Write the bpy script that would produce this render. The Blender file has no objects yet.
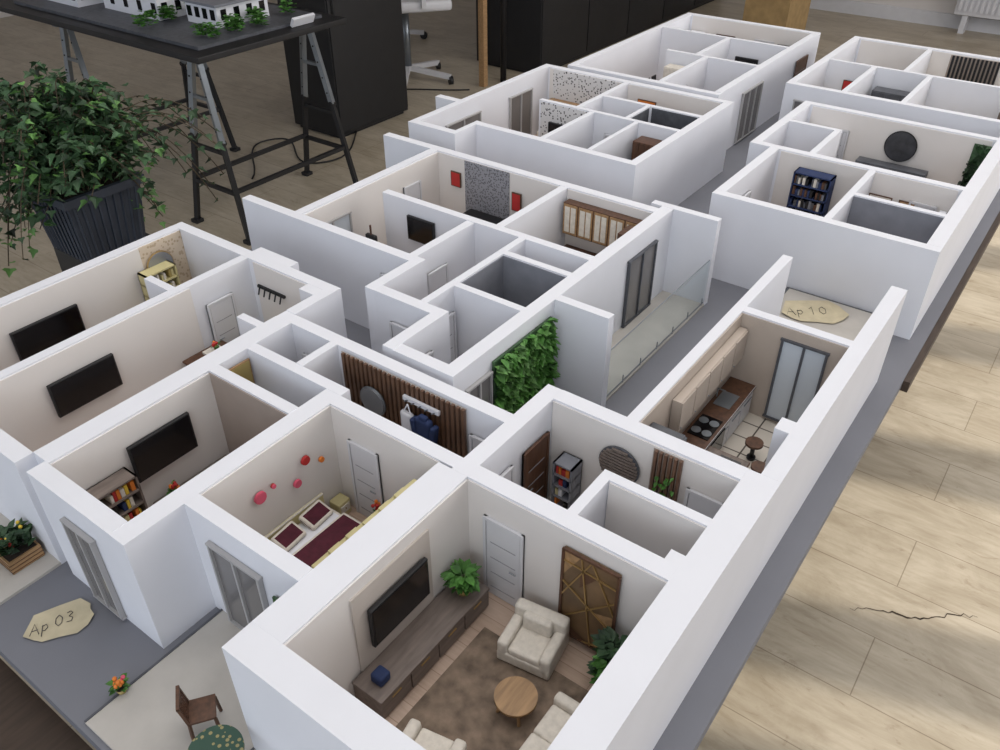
import bpy, bmesh, math, random
from mathutils import Vector, Matrix, Euler
random.seed(7)
S=0.6            # metres per plan unit
DF=2.5           # eye height in plan units
ZP=(DF-1.27)*S   # top of model base board
H=0.27
def W(a,b,z=0): return Vector((a*S,b*S,ZP+z*S))

# ------------------------------------------------------------ materials
MATS={}
def nt(name):
    m=bpy.data.materials.new(name); m.use_nodes=True
    t=m.node_tree; bs=t.nodes['Principled BSDF']; MATS[name]=m
    return m,t,bs
def rgb(r,g,b):
    f=lambda c:(c/255/12.92) if c/255<=0.04045 else ((c/255+0.055)/1.055)**2.4
    return (f(r),f(g),f(b),1)
def plain(name,c,rough=.6,var=.08,scale=30,bump=0,metal=0,stretch=(1,1,1)):
    m,t,bs=nt(name); N=t.nodes; L=t.links
    tc=N.new('ShaderNodeTexCoord'); mp=N.new('ShaderNodeMapping'); mp.inputs['Scale'].default_value=stretch
    no=N.new('ShaderNodeTexNoise'); no.inputs['Scale'].default_value=scale; no.inputs['Detail'].default_value=5
    L.new(tc.outputs['Object'],mp.inputs[0]); L.new(mp.outputs[0],no.inputs['Vector'])
    cr=N.new('ShaderNodeValToRGB')
    c0=rgb(*c); cr.color_ramp.elements[0].position=.3; cr.color_ramp.elements[1].position=.7
    cr.color_ramp.elements[0].color=tuple(max(0,x*(1-var*2)) for x in c0[:3])+(1,)
    cr.color_ramp.elements[1].color=tuple(min(1,x*(1+var)) for x in c0[:3])+(1,)
    L.new(no.outputs['Fac'],cr.inputs[0]); L.new(cr.outputs[0],bs.inputs['Base Color'])
    bs.inputs['Roughness'].default_value=rough; bs.inputs['Metallic'].default_value=metal
    if bump:
        bp=N.new('ShaderNodeBump'); bp.inputs['Strength'].default_value=bump; bp.inputs['Distance'].default_value=.002
        L.new(no.outputs['Fac'],bp.inputs['Height']); L.new(bp.outputs[0],bs.inputs['Normal'])
    return m
def planks(name,c1,c2,cm,length,width,rough=.5,rotz=0,mortar=.004,grain=60,offset=.37,gcol=(.72,.68,.64,1),gfac=.5,worn=0):
    m,t,bs=nt(name); N=t.nodes; L=t.links
    ge=N.new('ShaderNodeNewGeometry'); mp=N.new('ShaderNodeMapping'); mp.inputs['Rotation'].default_value=(0,0,rotz)
    L.new(ge.outputs['Position'],mp.inputs[0])
    br=N.new('ShaderNodeTexBrick'); L.new(mp.outputs[0],br.inputs['Vector'])
    br.offset=offset
    br.inputs['Color1'].default_value=rgb(*c1); br.inputs['Color2'].default_value=rgb(*c2); br.inputs['Mortar'].default_value=rgb(*cm)
    br.inputs['Scale'].default_value=1; br.inputs['Mortar Size'].default_value=mortar; br.inputs['Mortar Smooth'].default_value=.3; br.inputs['Brick Width'].default_value=length; br.inputs['Row Height'].default_value=width
    m2=N.new('ShaderNodeMapping'); m2.inputs['Scale'].default_value=(1,8,1); L.new(mp.outputs[0],m2.inputs[0])
    no=N.new('ShaderNodeTexNoise'); no.inputs['Scale'].default_value=max(grain,1); no.inputs['Detail'].default_value=6; no.inputs['Distortion'].default_value=.6; L.new(m2.outputs[0],no.inputs['Vector'])
    mx=N.new('ShaderNodeMix'); mx.data_type='RGBA'; mx.blend_type='MULTIPLY'; mx.inputs['Factor'].default_value=gfac if grain else 0
    cr=N.new('ShaderNodeValToRGB'); cr.color_ramp.elements[0].position=.3; cr.color_ramp.elements[0].color=gcol; cr.color_ramp.elements[1].position=.65
    cr.color_ramp.elements[1].color=(1,1,1,1)
    L.new(no.outputs['Fac'],cr.inputs[0]); L.new(br.outputs['Color'],mx.inputs[6]); L.new(cr.outputs[0],mx.inputs[7]); out=mx.outputs[2]
    if worn:
        for sc,lo,hi,col in((3.2,.35,.6,(.66,.63,.58,1)),(11,.30,.42,(.62,.56,.50,1))):
            n3=N.new('ShaderNodeTexNoise'); n3.inputs['Scale'].default_value=sc; n3.inputs['Detail'].default_value=9; n3.inputs['Roughness'].default_value=.72; n3.inputs['Distortion'].default_value=.8
            m3=N.new('ShaderNodeMapping'); m3.inputs['Scale'].default_value=(1,2.4,1); L.new(mp.outputs[0],m3.inputs[0]); L.new(m3.outputs[0],n3.inputs['Vector'])
            c3=N.new('ShaderNodeValToRGB'); c3.color_ramp.elements[0].position=lo; c3.color_ramp.elements[0].color=col; c3.color_ramp.elements[1].position=hi; c3.color_ramp.elements[1].color=(1,1,1,1)
            L.new(n3.outputs['Fac'],c3.inputs[0])
            x3=N.new('ShaderNodeMix'); x3.data_type='RGBA'; x3.blend_type='MULTIPLY'; x3.inputs['Factor'].default_value=worn
            L.new(out,x3.inputs[6]); L.new(c3.outputs[0],x3.inputs[7]); out=x3.outputs[2]
    L.new(out,bs.inputs['Base Color'])
    bs.inputs['Roughness'].default_value=rough
    return m
def terrazzo(name,base,dark,scale=120,thr=.45):
    m,t,bs=nt(name); N=t.nodes; L=t.links
    tc=N.new('ShaderNodeTexCoord'); v=N.new('ShaderNodeTexVoronoi'); v.inputs['Scale'].default_value=scale
    L.new(tc.outputs['Object'],v.inputs['Vector'])
    cr=N.new('ShaderNodeValToRGB'); cr.color_ramp.interpolation='CONSTANT'
    cr.color_ramp.elements[0].color=rgb(*dark); cr.color_ramp.elements[1].position=thr; cr.color_ramp.elements[1].color=rgb(*base)
    L.new(v.outputs['Distance'],cr.inputs[0]); L.new(cr.outputs[0],bs.inputs['Base Color']); bs.inputs['Roughness'].default_value=.6
    return m
white=plain('foamboard_white',(226,227,233),.65,.015,12)
warm=plain('interior_paint_warm',(222,217,213),.7,.015,12)
beige=plain('taupe_paint',(160,146,136),.7,.04,20)
panelb=plain('beige_wall_panel',(192,183,175),.7,.04,20)
greywall=plain('grey_tile_wall',(126,128,136),.5,.06,40)
grey=plain('grey_base_board',(118,119,126),.6,.04,8)
basewood=plain('dark_brown_board',(70,56,46),.6,.15,20,stretch=(1,8,8))
wood_floor=planks('mini_oak_planks',(200,177,160),(190,166,148),(164,140,122),.16,.022,rotz=math.radians(90),mortar=.0005,grain=30,gfac=.45)
yellow_floor=planks('mini_yellow_planks',(208,186,142),(198,176,132),(172,148,110),.14,.02,mortar=.0005,grain=40)
tilef=planks('mini_beige_tiles',(220,212,200),(212,204,192),(84,74,66),.034,.034,mortar=.0013,grain=0,offset=0,rough=.35)
terr=plain('terrace_stone',(184,179,172),.7,.05,25)
room_floor=planks('oak_vinyl_floor',(190,180,162),(184,173,154),(146,134,116),1.2,.17,rotz=math.radians(90),mortar=.0014,grain=9,rough=.38,gfac=.5,worn=.75)
walnut=plain('walnut_wood',(92,62,44),.5,.2,30,stretch=(6,6,1))
oak=plain('light_oak',(164,130,92),.5,.15,30,stretch=(1,6,6))
greywood=plain('greywash_wood',(120,108,101),.55,.15,30,stretch=(1,6,6))
dkwood=plain('dark_slat_wood',(100,72,54),.5,.15,40)
black=plain('matte_black',(24,24,27),.5,.1,20)
screen=plain('glossy_screen_black',(12,12,16),.15,.1,10)
metal=plain('galvanised_steel',(140,146,152),.35,.06,20,metal=.7)
cream=plain('cream_fabric',(218,211,200),.9,.06,150,bump=.6)
maroon=plain('maroon_fabric',(80,26,42),.9,.12,120,bump=.5)
rugm=plain('taupe_rug',(132,115,100),.95,.25,60,bump=.9)
olive=plain('olive_yellow_lacquer',(202,191,142),.5,.05,20)
leafm=plain('fresh_leaf',(78,130,54),.6,.35,60)
leafd=plain('dark_ivy_leaf',(60,90,58),.55,.45,25)
leafb=plain('bright_ivy_leaf',(104,150,80),.55,.3,25)
stem=plain('vine_stem_brown',(74,62,44),.7,.2,40)
pot=plain('planter_plastic',(54,60,72),.45,.1,20)
soil=plain('potting_soil',(50,38,28),.95,.3,80)
potw=plain('ceramic_pot_tan',(176,156,96),.5,.1,20)
pink=plain('pink_paper',(226,96,122),.7,.1,20)
red=plain('red_paint',(186,46,44),.6,.1,20)
orange=plain('orange_petal',(226,128,48),.6,.1,20)
yellow=plain('yellow_petal',(232,196,64),.6,.1,20)
blue=plain('navy_blue_cloth',(36,52,92),.8,.12,50)
paper=plain('kraft_tag_paper',(200,188,158),.8,.08,40)
ink=plain('pen_ink',(80,76,74),.6,0,10)
doorw=plain('white_door_lacquer',(210,210,214),.4,.02,20)
line=plain('door_groove_grey',(140,140,146),.6,.02,20)
framew=plain('window_frame_grey',(170,168,168),.5,.02,20)
gold=plain('brass_strip',(176,146,96),.35,.05,20,metal=.6)
artd=plain('bronze_art_panel',(124,98,70),.45,.25,25)
silver=plain('mirror_grey',(150,152,156),.25,.05,12,metal=.5)
bluegrey=plain('dark_metal_disc',(84,86,92),.5,.15,60)
disc_m=plain('charcoal_disc',(58,59,64),.5,.25,60)
terraz=terrazzo('terrazzo_wallpaper',(146,146,152),(96,96,102),260,.4)
terrab=terrazzo('speckled_wallpaper',(216,214,214),(80,78,80),150,.3)
deco=terrazzo('beige_pattern_wallpaper',(206,190,170),(180,160,136),160,.35)
kbeige=plain('kitchen_taupe_lacquer',(186,173,161),.4,.04,20)
plaster=plain('plaster_wall_white',(214,209,206),.8,.02,5)
cardboard=plain('cardboard',(168,140,96),.8,.1,20)
m,t,bs=nt('clear_glass'); glass=m
bs.inputs['Base Color'].default_value=(.9,.95,.96,1); bs.inputs['Roughness'].default_value=.02
bs.inputs['Transmission Weight'].default_value=1; bs.inputs['IOR'].default_value=1.08
glassd=plain('window_glass_grey',(118,115,114),.12,.08,6)
glassp=plain('window_glass_pale',(206,214,222),.12,.05,6)
mosaic=terrazzo('mosaic_table_top',(48,78,64),(150,140,96),200,.35)

# ------------------------------------------------------------ mesh builder
class MB:
    def __init__(s): s.bm=bmesh.new(); s.ms=[]
    def mi(s,m):
        if m not in s.ms: s.ms.append(m)
        return s.ms.index(m)
    def _set(s,vs,m,smooth=False):
        i=s.mi(m)
        for f in {f for v in vs for f in v.link_faces}:
            f.material_index=i; f.smooth=smooth
    def box(s,a0,a1,b0,b1,z0,z1,m,rot=None,bev=0):
        M=Matrix.Translation(((a0+a1)/2,(b0+b1)/2,(z0+z1)/2))
        if rot: M=M@Euler(rot).to_matrix().to_4x4()
        M=M@Matrix.Diagonal((abs(a1-a0),abs(b1-b0),abs(z1-z0),1))
        r=bmesh.ops.create_cube(s.bm,size=1,matrix=M); s._set(r['verts'],m,bool(bev))
        if bev:
            es=list({e for v in r['verts'] for e in v.link_edges})
            bmesh.ops.bevel(s.bm,geom=es,offset=bev,segments=3,profile=.6,affect='EDGES')
        return s
    def cyl(s,c,r,h,m,axis='z',n=24,r2=None,rot=None,smooth=True):
        M=Matrix.Translation(c)
        if axis=='x': M=M@Matrix.Rotation(math.pi/2,4,'Y')
        if axis=='y': M=M@Matrix.Rotation(math.pi/2,4,'X')
        if rot: M=M@Euler(rot).to_matrix().to_4x4()
        q=bmesh.ops.create_cone(s.bm,cap_ends=True,segments=n,radius1=r,radius2=r if r2 is None else r2,depth=h,matrix=M); s._set(q['verts'],m)
        if smooth:
            for f in {f for v in q['verts'] for f in v.link_faces}:
                if len(f.verts)==4: f.smooth=True
        return s
    def rod(s,p,q,r,m,n=8):
        p=Vector(p);q=Vector(q);d=q-p
        M=Matrix.Translation((p+q)/2)@d.to_track_quat('Z','Y').to_matrix().to_4x4()
        k=bmesh.ops.create_cone(s.bm,cap_ends=True,segments=n,radius1=r,radius2=r,depth=d.length,matrix=M); s._set(k['verts'],m); return s
    def bar(s,p,q,w,m):
        p=Vector(p);q=Vector(q);d=q-p
        M=Matrix.Translation((p+q)/2)@d.to_track_quat('Z','Y').to_matrix().to_4x4()@Matrix.Diagonal((w,w,d.length,1))
        k=bmesh.ops.create_cube(s.bm,size=1,matrix=M); s._set(k['verts'],m); return s
    def sph(s,c,r,m,seg=12):
        if not hasattr(r,'__len__'): r=(r,r,r)
        k=bmesh.ops.create_uvsphere(s.bm,u_segments=seg,v_segments=seg//2+2,radius=1,matrix=Matrix.Translation(c)@Matrix.Diagonal((*r,1))); s._set(k['verts'],m,True); return s
    def leaf(s,p,d,size,m,lob=False,wide=.42):
        d=Vector(d).normalized(); up=Vector((random.uniform(-.4,.4),random.uniform(-.4,.4),1))
        sd=d.cross(up)
        if sd.length<.05: sd=Vector((1,0,0))
        sd.normalize(); n=sd.cross(d); p=Vector(p)
        if lob: pts=[(0,0),(.12,.36),(.42,.5),(.5,.25),(1,0),(.5,-.25),(.42,-.5),(.12,-.36)]
        else: pts=[(0,0),(.3,wide*.8),(.6,wide*.7),(1,0),(.6,-wide*.7),(.3,-wide*.8)]
        vs=[s.bm.verts.new(p+d*(x*size)+sd*(y*size)+n*(abs(y)*.35*size-.25*x*x*size)) for x,y in pts]
        k=len(vs)//2; i=s.mi(m)
        for f in (vs[:k+1],[vs[0]]+vs[k:]):
            try:
                ff=s.bm.faces.new(f); ff.material_index=i
            except ValueError: pass
        return s
    def add(s,name,loc=None,rotz=0,parent=None,center=True):
        vs=s.bm.verts
        if loc is None:
            if center:
                xs=[v.co.x for v in vs]; ys=[v.co.y for v in vs]; zs=[v.co.z for v in vs]
                c=Vector(((min(xs)+max(xs))/2,(min(ys)+max(ys))/2,min(zs)))
            else: c=Vector((0,0,0))
            for v in vs: v.co-=c
            loc=c
        for v in vs: v.co*=S
        me=bpy.data.meshes.new(name); s.bm.to_mesh(me); s.bm.free()
        for m in s.ms: me.materials.append(m)
        o=bpy.data.objects.new(name,me); bpy.context.collection.objects.link(o)
        o.location=W(*loc); o.rotation_euler.z=rotz
        if parent:
            o.parent=parent
        return o
def empty(name):
    e=bpy.data.objects.new(name,None); e.empty_display_size=.05; bpy.context.collection.objects.link(e); return e

ZF=-(DF-1.27)   # room floor in local z plan units
# ------------------------------------------------------------ model base + walls
model=empty('apartment_scale_model')
base=MB(); base.box(.2,4.45,.172,2.1,-.03,0,grey); base.box(.21,4.44,.2,2.09,-.09,-.03,basewood); base.box(2.0,4.46,.155,.175,-.035,-.004,basewood)
base.box(-.16,.205,.78,2.1,-.12,-.085,basewood); base.add('base_board',parent=model)
walls=[
# living + hall
(.345,.40,.225,.74),(.40,.825,.675,.74),(.825,1.135,.675,.71),(.40,1.135,.225,.285),(1.135,1.95,.225,.262),
(.825,.86,.285,.675),(1.10,1.135,.285,.675),(.965,.985,.285,.49),(.86,.965,.47,.49),(.86,.885,.285,.31),
# kitchen
(1.135,1.95,.505,.53),(1.63,1.655,.262,.505),(1.27,1.31,.262,.29),
# bedroom + living L
(.49,.52,.74,1.02),(.375,.86,1.02,1.06),(.83,.86,.71,1.02),(.86,.885,1.02,1.30),(.375,.41,1.06,1.31),(.41,.985,1.30,1.35),(.76,.785,1.06,1.30),
(.885,.985,1.155,1.175),(.985,1.015,.71,1.35),
# left apt
(.375,.41,1.35,1.93),(.41,1.13,1.62,1.645),(.91,.93,1.645,1.74),(1.13,1.16,1.32,1.93),(1.015,1.13,1.32,1.35),(.41,1.13,1.90,1.93),(1.16,1.19,1.5,1.64),(.93,.95,1.35,1.42),
(1.10,1.13,1.35,1.40),
# mid apt
(1.36,1.39,1.28,1.92),(1.2,1.39,1.25,1.28),(1.2,1.23,1.075,1.25),(1.04,1.23,1.045,1.075),(1.04,1.07,.915,1.045),(1.04,2.03,.88,.915),
(1.42,1.445,.735,.88),(2.03,2.055,.745,.95),(1.98,2.01,.915,1.94),(1.39,1.98,1.70,1.73),(1.63,1.655,.915,1.62),(1.39,1.63,1.28,1.305),
(1.655,1.98,1.2,1.225),(1.33,1.35,.915,1.13),(1.35,1.53,1.11,1.13),(1.53,1.55,.915,1.13),(1.55,1.63,1.11,1.13),(1.23,1.33,1.11,1.13),
# F1
(2.25,2.28,1.12,1.75),(2.28,2.98,1.12,1.15),(2.98,3.01,1.12,1.96),(2.13,2.98,1.93,1.96),(2.13,2.16,1.75,1.93),(2.16,2.28,1.75,1.77),(2.6,2.62,1.15,1.72),(2.28,2.6,1.48,1.5),(2.62,2.98,1.55,1.57),(2.78,2.8,1.15,1.55),(2.4,2.43,1.96,2.06),
(2.28,2.6,1.3,1.315),(2.62,2.78,1.35,1.365),
# F2
(3.08,4.17,1.2,1.23),(3.05,3.08,1.2,1.88),(4.17,4.2,1.2,1.88),(3.08,4.17,1.85,1.88),(3.5,3.52,1.23,1.65),(3.85,3.87,1.23,1.85),(3.52,3.85,1.5,1.52),(3.08,3.5,1.45,1.47),
# R1
(2.2,2.23,.21,.84),(2.23,3.35,.21,.25),(2.23,2.68,.81,.84),(2.65,2.68,.25,.81),(2.68,3.15,.88,.91),(2.65,2.68,.84,.91),(3.15,3.18,.25,.91),(2.23,2.65,.5,.52),(2.43,2.45,.25,.5),(2.68,2.95,.70,.72),(2.93,2.95,.72,.88),
# R2
(3.35,3.38,.25,1.05),(3.38,4.2,1.02,1.05),(4.2,4.23,.25,1.05),(3.35,4.2,.21,.25),(3.78,3.8,.25,1.02),(3.38,3.78,.6,.62),(3.8,4.2,.7,.72),(3.38,3.78,.82,.84),
]
for i,w in enumerate(walls):
    mb=MB(); mb.box(*w,0,H+0.00025*(i%7),white); mb.add('partition_wall_%d'%(i+1),parent=model)
# floors
floors=[(.40,.825,.285,.675,wood_floor),(.86,1.10,.285,.675,tilef),(1.135,1.63,.262,.505,tilef),(.52,.83,.74,1.02,wood_floor),(.41,.76,1.06,1.30,wood_floor),
(.86,.985,.71,1.155,wood_floor),(.785,.985,1.06,1.30,yellow_floor),(.41,.95,1.35,1.62,wood_floor),(.95,1.13,1.35,1.62,yellow_floor),(.41,.91,1.645,1.9,wood_floor),(.91,1.13,1.645,1.9,yellow_floor),
(.21,.49,.74,1.0,terr),(.205,.345,.2,.74,terr),(.21,.375,1.35,1.93,terr),(1.655,1.95,.262,.505,terr),(1.445,2.03,.745,.88,terr),
(1.39,1.98,1.28,1.7,wood_floor),(1.655,1.98,.915,1.2,yellow_floor),(1.07,1.63,.915,1.11,tilef),(1.2,1.63,1.11,1.28,wood_floor),
(2.16,2.98,1.15,1.93,wood_floor),(3.08,4.17,1.23,1.85,wood_floor),(2.23,3.15,.25,.81,wood_floor),(2.68,3.15,.81,.88,wood_floor),(3.38,4.2,.25,1.02,yellow_floor)]
for i,(a0,a1,b0,b1,m) in enumerate(floors):
    MB().box(a0,a1,b0,b1,-.001,.006+.0002*(i%5),m).add('room_floor_%d'%(i+1),parent=model)
MB().box(1.97,2.19,.30,.56,.0005,.045,terr).box(1.965,2.195,.295,.565,.045,.05,bluegrey).box(1.975,2.185,.305,.555,.05,.052,terr).add('raised_terrace',parent=model)
# terrace edging strips
mb=MB()
for (p,q) in [((.21,1.0),(.49,1.0)),((.345,.74),(.205,.74))]: mb.bar((p[0],p[1],.006),(q[0],q[1],.006),.004,bluegrey)
mb.add('terrace_edging',parent=model)
# coloured wall linings
def lin_a(a,b0,b1,m,z0=.007,z1=.266,t=.003): MB().box(a-t,a,b0,b1,z0,z1,m).add('wall_lining',parent=model)
def lin_b(b,a0,a1,m,z0=.007,z1=.266,t=.003): MB().box(a0,a1,b-t,b,z0,z1,m).add('wall_lining',parent=model)
for args in [(.825,.286,.674,warm),(.83,.741,1.019,warm),(.76,1.061,1.299,beige),(1.10,.286,.674,warm),(1.63,.263,.504,kbeige),(1.53,.916,1.109,greywall),(1.98,1.226,1.699,warm),(1.98,.916,1.199,warm),(2.65,.26,.80,warm),(3.15,.26,.87,warm),(1.13,1.351,1.6,warm),(.965,.286,.468,warm),(4.2,.26,1.01,warm),(4.17,1.24,1.84,warm),(2.98,1.16,1.92,warm)]: lin_a(*args)
for args in [(.675,.401,.824,warm),(1.02,.521,.829,warm),(1.30,.411,.759,warm),(1.62,.411,.95,warm),(1.90,.411,1.0,warm),(.505,1.136,1.629,kbeige),(1.11,1.351,1.529,greywall),(1.70,1.391,1.979,warm),(1.9,1.0,1.129,deco)]: lin_b(*args)
lin_a(1.9765,1.41,1.585,terraz); lin_a(2.9765,1.6,1.9,terrab); lin_a(2.6,1.51,1.71,terrab)
lin_a(2.43,.251,.499,greywall); lin_a(2.78,1.16,1.34,bluegrey); lin_b(1.35,2.63,2.77,bluegrey)

# doors
def door_a(a,b0,b1,h=.205,m=doorw,t=.007,z0=.007):
    mb=MB(); mb.box(a-t,a-.0035,b0,b1,z0,h,line); fw=.006
    mb.box(a-t-.003,a-.0035,b0,b0+fw,z0,h,m);mb.box(a-t-.003,a-.0035,b1-fw,b1,z0,h,m);mb.box(a-t-.003,a-.0035,b0+fw,b1-fw,h-fw,h,m)
    mb.box(a-t-.0015,a-.0035,b0+fw+.0015,b1-fw-.0015,z0,h-fw-.0015,m)
    for k in range(4):
        z=z0+.02+k*(h-z0-.04)/4; mb.box(a-t-.0022,a-t,b0+fw+.01,b1-fw-.01,z+.002,z+.0035,line)
    mb.rod((a-t-.006,b0+fw+.006,.1),(a-t-.006,b0+fw+.02,.1),.0015,metal); mb.add('interior_door',parent=model)
def door_b(b,a0,a1,h=.205,m=doorw,t=.007,z0=.007):
    mb=MB(); mb.box(a0,a1,b-t,b-.0035,z0,h,line); fw=.006
    mb.box(a0,a0+fw,b-t-.003,b-.0035,z0,h,m);mb.box(a1-fw,a1,b-t-.003,b-.0035,z0,h,m);mb.box(a0+fw,a1-fw,b-t-.003,b-.0035,h-fw,h,m)
    mb.box(a0+fw+.0015,a1-fw-.0015,b-t-.0015,b-.0035,z0,h-fw-.0015,m)
    for k in range(4):
        z=z0+.02+k*(h-z0-.04)/4; mb.box(a0+fw+.01,a1-fw-.01,b-t-.0022,b-t,z+.002,z+.0035,line)
    mb.rod((a0+fw+.006,b-t-.006,.1),(a0+fw+.02,b-t-.006,.1),.0015,metal); mb.add('interior_door',parent=model)
def win_a(a,b0,b1,z0=.012,z1=.21,n=2,fm=framew,g=None):
    mb=MB(); mb.box(a-.005,a-.001,b0,b1,z0,z1,g or glassd); f=.005
    mb.box(a-.01,a-.001,b0-f,b1+f,z1,z1+f,fm); mb.box(a-.01,a-.001,b0-f,b1+f,z0-f+.001,z0,fm)
    for k in range(n+1):
        b=b0+(b1-b0)*k/n; mb.box(a-.01,a-.001,b-f/2,b+f/2,z0,z1,fm)
    mb.add('glazed_door',parent=model)
def win_b(b,a0,a1,z0=.012,z1=.21,n=2,fm=framew,g=None):
    mb=MB(); mb.box(a0,a1,b-.005,b-.001,z0,z1,g or glassd); f=.005
    mb.box(a0-f,a1+f,b-.01,b-.001,z1,z1+f,fm); mb.box(a0-f,a1+f,b-.01,b-.001,z0-f+.001,z0,fm)
    for k in range(n+1):
        a=a0+(a1-a0)*k/n; mb.box(a-f/2,a+f/2,b-.01,b-.001,z0,z1,fm)
    mb.add('glazed_door',parent=model)
door_a(.825,.548,.635); door_a(.83,.895,.975); door_a(1.10,.30,.375); door_b(.675,.99,1.078,m=walnut); door_b(.675,.88,.955)
door_b(1.62,.98,1.06); door_b(.505,1.16,1.19,m=kbeige); door_a(.985,.72,.79); door_b(1.28,1.42,1.5)
door_a(.985,1.19,1.27); door_b(1.11,1.24,1.32); door_b(1.045,1.08,1.16); door_a(1.2,1.13,1.2)
door_a(2.65,.30,.38); door_b(.88,2.97,3.06); door_a(1.36,1.31,1.38)
door_b(1.70,1.80,1.88); door_a(2.98,1.2,1.28); door_a(2.6,1.35,1.43); door_a(4.17,1.4,1.5); door_b(1.45,3.2,3.3); door_a(3.15,.72,.8)
win_a(.49,.84,.965); win_a(.375,1.13,1.215); win_a(1.63,.30,.40,z0=.02,z1=.235,fm=bluegrey,g=glassp); win_b(.88,1.78,1.93,fm=bluegrey); win_b(.88,1.08,1.16)
win_a(3.35,.86,1.0); win_b(1.70,1.42,1.56,g=glassp)
win_b(1.93,2.3,2.5); win_b(1.2,3.3,3.5,n=3); win_b(1.93,2.7,2.85); win_a(2.65,.845,.88,g=glassp)
door_b(1.2,3.9,4.05,m=walnut); door_b(1.02,3.5,3.6); door_b(.81,2.35,2.43)

# slat walls
def slats_a(a,b0,b1,n,z0=.01,z1=.262,back=beige,m=dkwood,name='wood_slat_wall_panel'):
    mb=MB(); mb.box(a-.005,a-.0035,b0,b1,z0,z1,back); st=(b1-b0)/n
    for k in range(n): mb.box(a-.012,a-.005,b0+k*st,b0+k*st+st*.55,z0,z1,m)
    mb.add(name)
slats_a(.985,.80,1.14,26,back=panelb); slats_a(1.10,.39,.45,6); slats_a(4.2,.42,.62,12,m=black)
# discs/mirrors
def disc_a(a,b,z,r,m,name,rim=black):
    MB().cyl((a-.006,b,z),r,.004,rim,'x',40).cyl((a-.0085,b,z),r*.93,.003,m,'x',40).add(name)
def disc_b(b,a,z,r,m,name,rim=black):
    MB().cyl((a,b-.006,z),r,.004,rim,'y',40).cyl((a,b-.0085,z),r*.93,.003,m,'y',40).add(name)
disc_a(.973,1.045,.178,.036,silver,'round_wall_mirror',metal)
mb=MB(); mb.cyl((1.093,.515,.185),.044,.004,bluegrey,'x',40)
for k in range(-5,6):
    h=math.sqrt(max(0,.041**2-(k*.0075)**2)); mb.box(1.087,1.091,.515-h,.515+h,.185+k*.0075-.0025,.185+k*.0075+.0025,greywood)
mb.add('round_slatted_wall_panel')
disc_a(3.145,.535,.19,.055,disc_m,'round_wall_disc'); disc_b(1.897,1.045,.2,.04,silver,'round_wall_mirror',gold)
disc_b(1.017,.628,.18,.013,pink,'pink_wall_ornament',pink);disc_b(1.017,.714,.15,.009,pink,'pink_wall_ornament',pink)
disc_b(1.017,.742,.19,.010,red,'red_wall_ornament',red); disc_b(1.017,.78,.165,.006,orange,'orange_wall_ornament',orange); disc_b(1.017,.66,.185,.005,pink,'pink_wall_ornament',red)
# televisions
def tv(b,a0,a1,z0,z1):
    MB().box(a0,a1,b-.012,b-.0035,z0,z1,black,bev=.0015).box(a0+.004,a1-.004,b-.0128,b-.0118,z0+.004,z1-.004,screen).add('wall_mounted_television')
MB().box(.525,.71,.668,.672,.06,.24,panelb).add('television_wall_panel')
tv(.667+.001,.55,.69,.105,.195); tv(1.297,.545,.685,.125,.215); tv(1.617,.565,.72,.125,.21); tv(1.897,.63,.80,.12,.2)
def tv_a(a,b0,b1,z0,z1):
    MB().box(a-.012,a-.0035,b0,b1,z0,z1,black,bev=.0015).box(a-.0128,a-.0118,b0+.004,b1-.004,z0+.004,z1-.004,screen).add('wall_mounted_television')
tv_a(1.63,1.42,1.52,.155,.23); tv_a(3.85,1.35,1.46,.12,.2); tv_a(2.6,1.58,1.67,.12,.2)
# furniture builders
def console(b,a0,a1,h=.055,d=.06,name='television_console',m=greywood):
    mb=MB(); mb.box(a0,a1,b-d,b-.004,h-.006,h,m,bev=.001); mb.box(a0+.002,a1-.002,b-d+.004,b-.004,.01,h-.006,m); mb.box(a0+.006,a1-.006,b-d+.01,b-.006,.006,.01,black)
    n=max(3,int((a1-a0)/.06)); st=(a1-a0)/n
    for k in range(n):
        mb.box(a0+k*st+.002,a0+(k+1)*st-.002,b-d+.001,b-d+.004,.012,h-.008,m); mb.box(a0+(k+.35)*st,a0+(k+.65)*st,b-d-.001,b-d+.001,h-.014,h-.012,gold)
    return mb.add(name)
console(.672,.50,.79,.06,.07); console(1.297,.56,.745,.055,.06)
console(1.897,.62,.8,.045,.06)
def bookshelf(loc,rotz,w,d,h,cm,rows=4,name='bookshelf',cols=None):
    mb=MB(); t=.004
    mb.box(-w/2,-w/2+t,-d/2,d/2,0,h,cm);mb.box(w/2-t,w/2,-d/2,d/2,0,h,cm);mb.box(-w/2,w/2,d/2-.002,d/2,0,h,cm)
    cols=cols or [red,orange,blue,cream,black,yellow,olive,white]
    for k in range(rows+1):
        z=k*(h-t)/rows; mb.box(-w/2,w/2,-d/2,d/2,z,z+t,cm)
        if k<rows:
            x=-w/2+t+.002; hh=(h-t)/rows-t
            while x<w/2-t-.01:
                ww=random.uniform(.004,.009)
                if random.random()<.8: mb.box(x,x+ww,-d/2+.004,d/2-.006,z+t,z+t+hh*random.uniform(.55,.85),random.choice(cols))
                x+=ww+.0012
    return mb.add(name,loc,rotz)
bookshelf((.475,1.272,.008),0,.11,.04,.17,greywood,5); bookshelf((1.072,.617,.008),math.pi/2*-1,.045,.04,.15,greywall,5)
bookshelf((2.60,.665,.008),-math.pi/2,.12,.05,.23,blue,6,cols=[blue,black,bluegrey,greywall,cream,walnut]); bookshelf((1.02,1.87,.008),0,.09,.04,.2,olive,6,cols=[cream,olive,potw]) ; bookshelf((.88,1.68,.008),math.pi,.08,.03,.18,oak,5)
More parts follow.
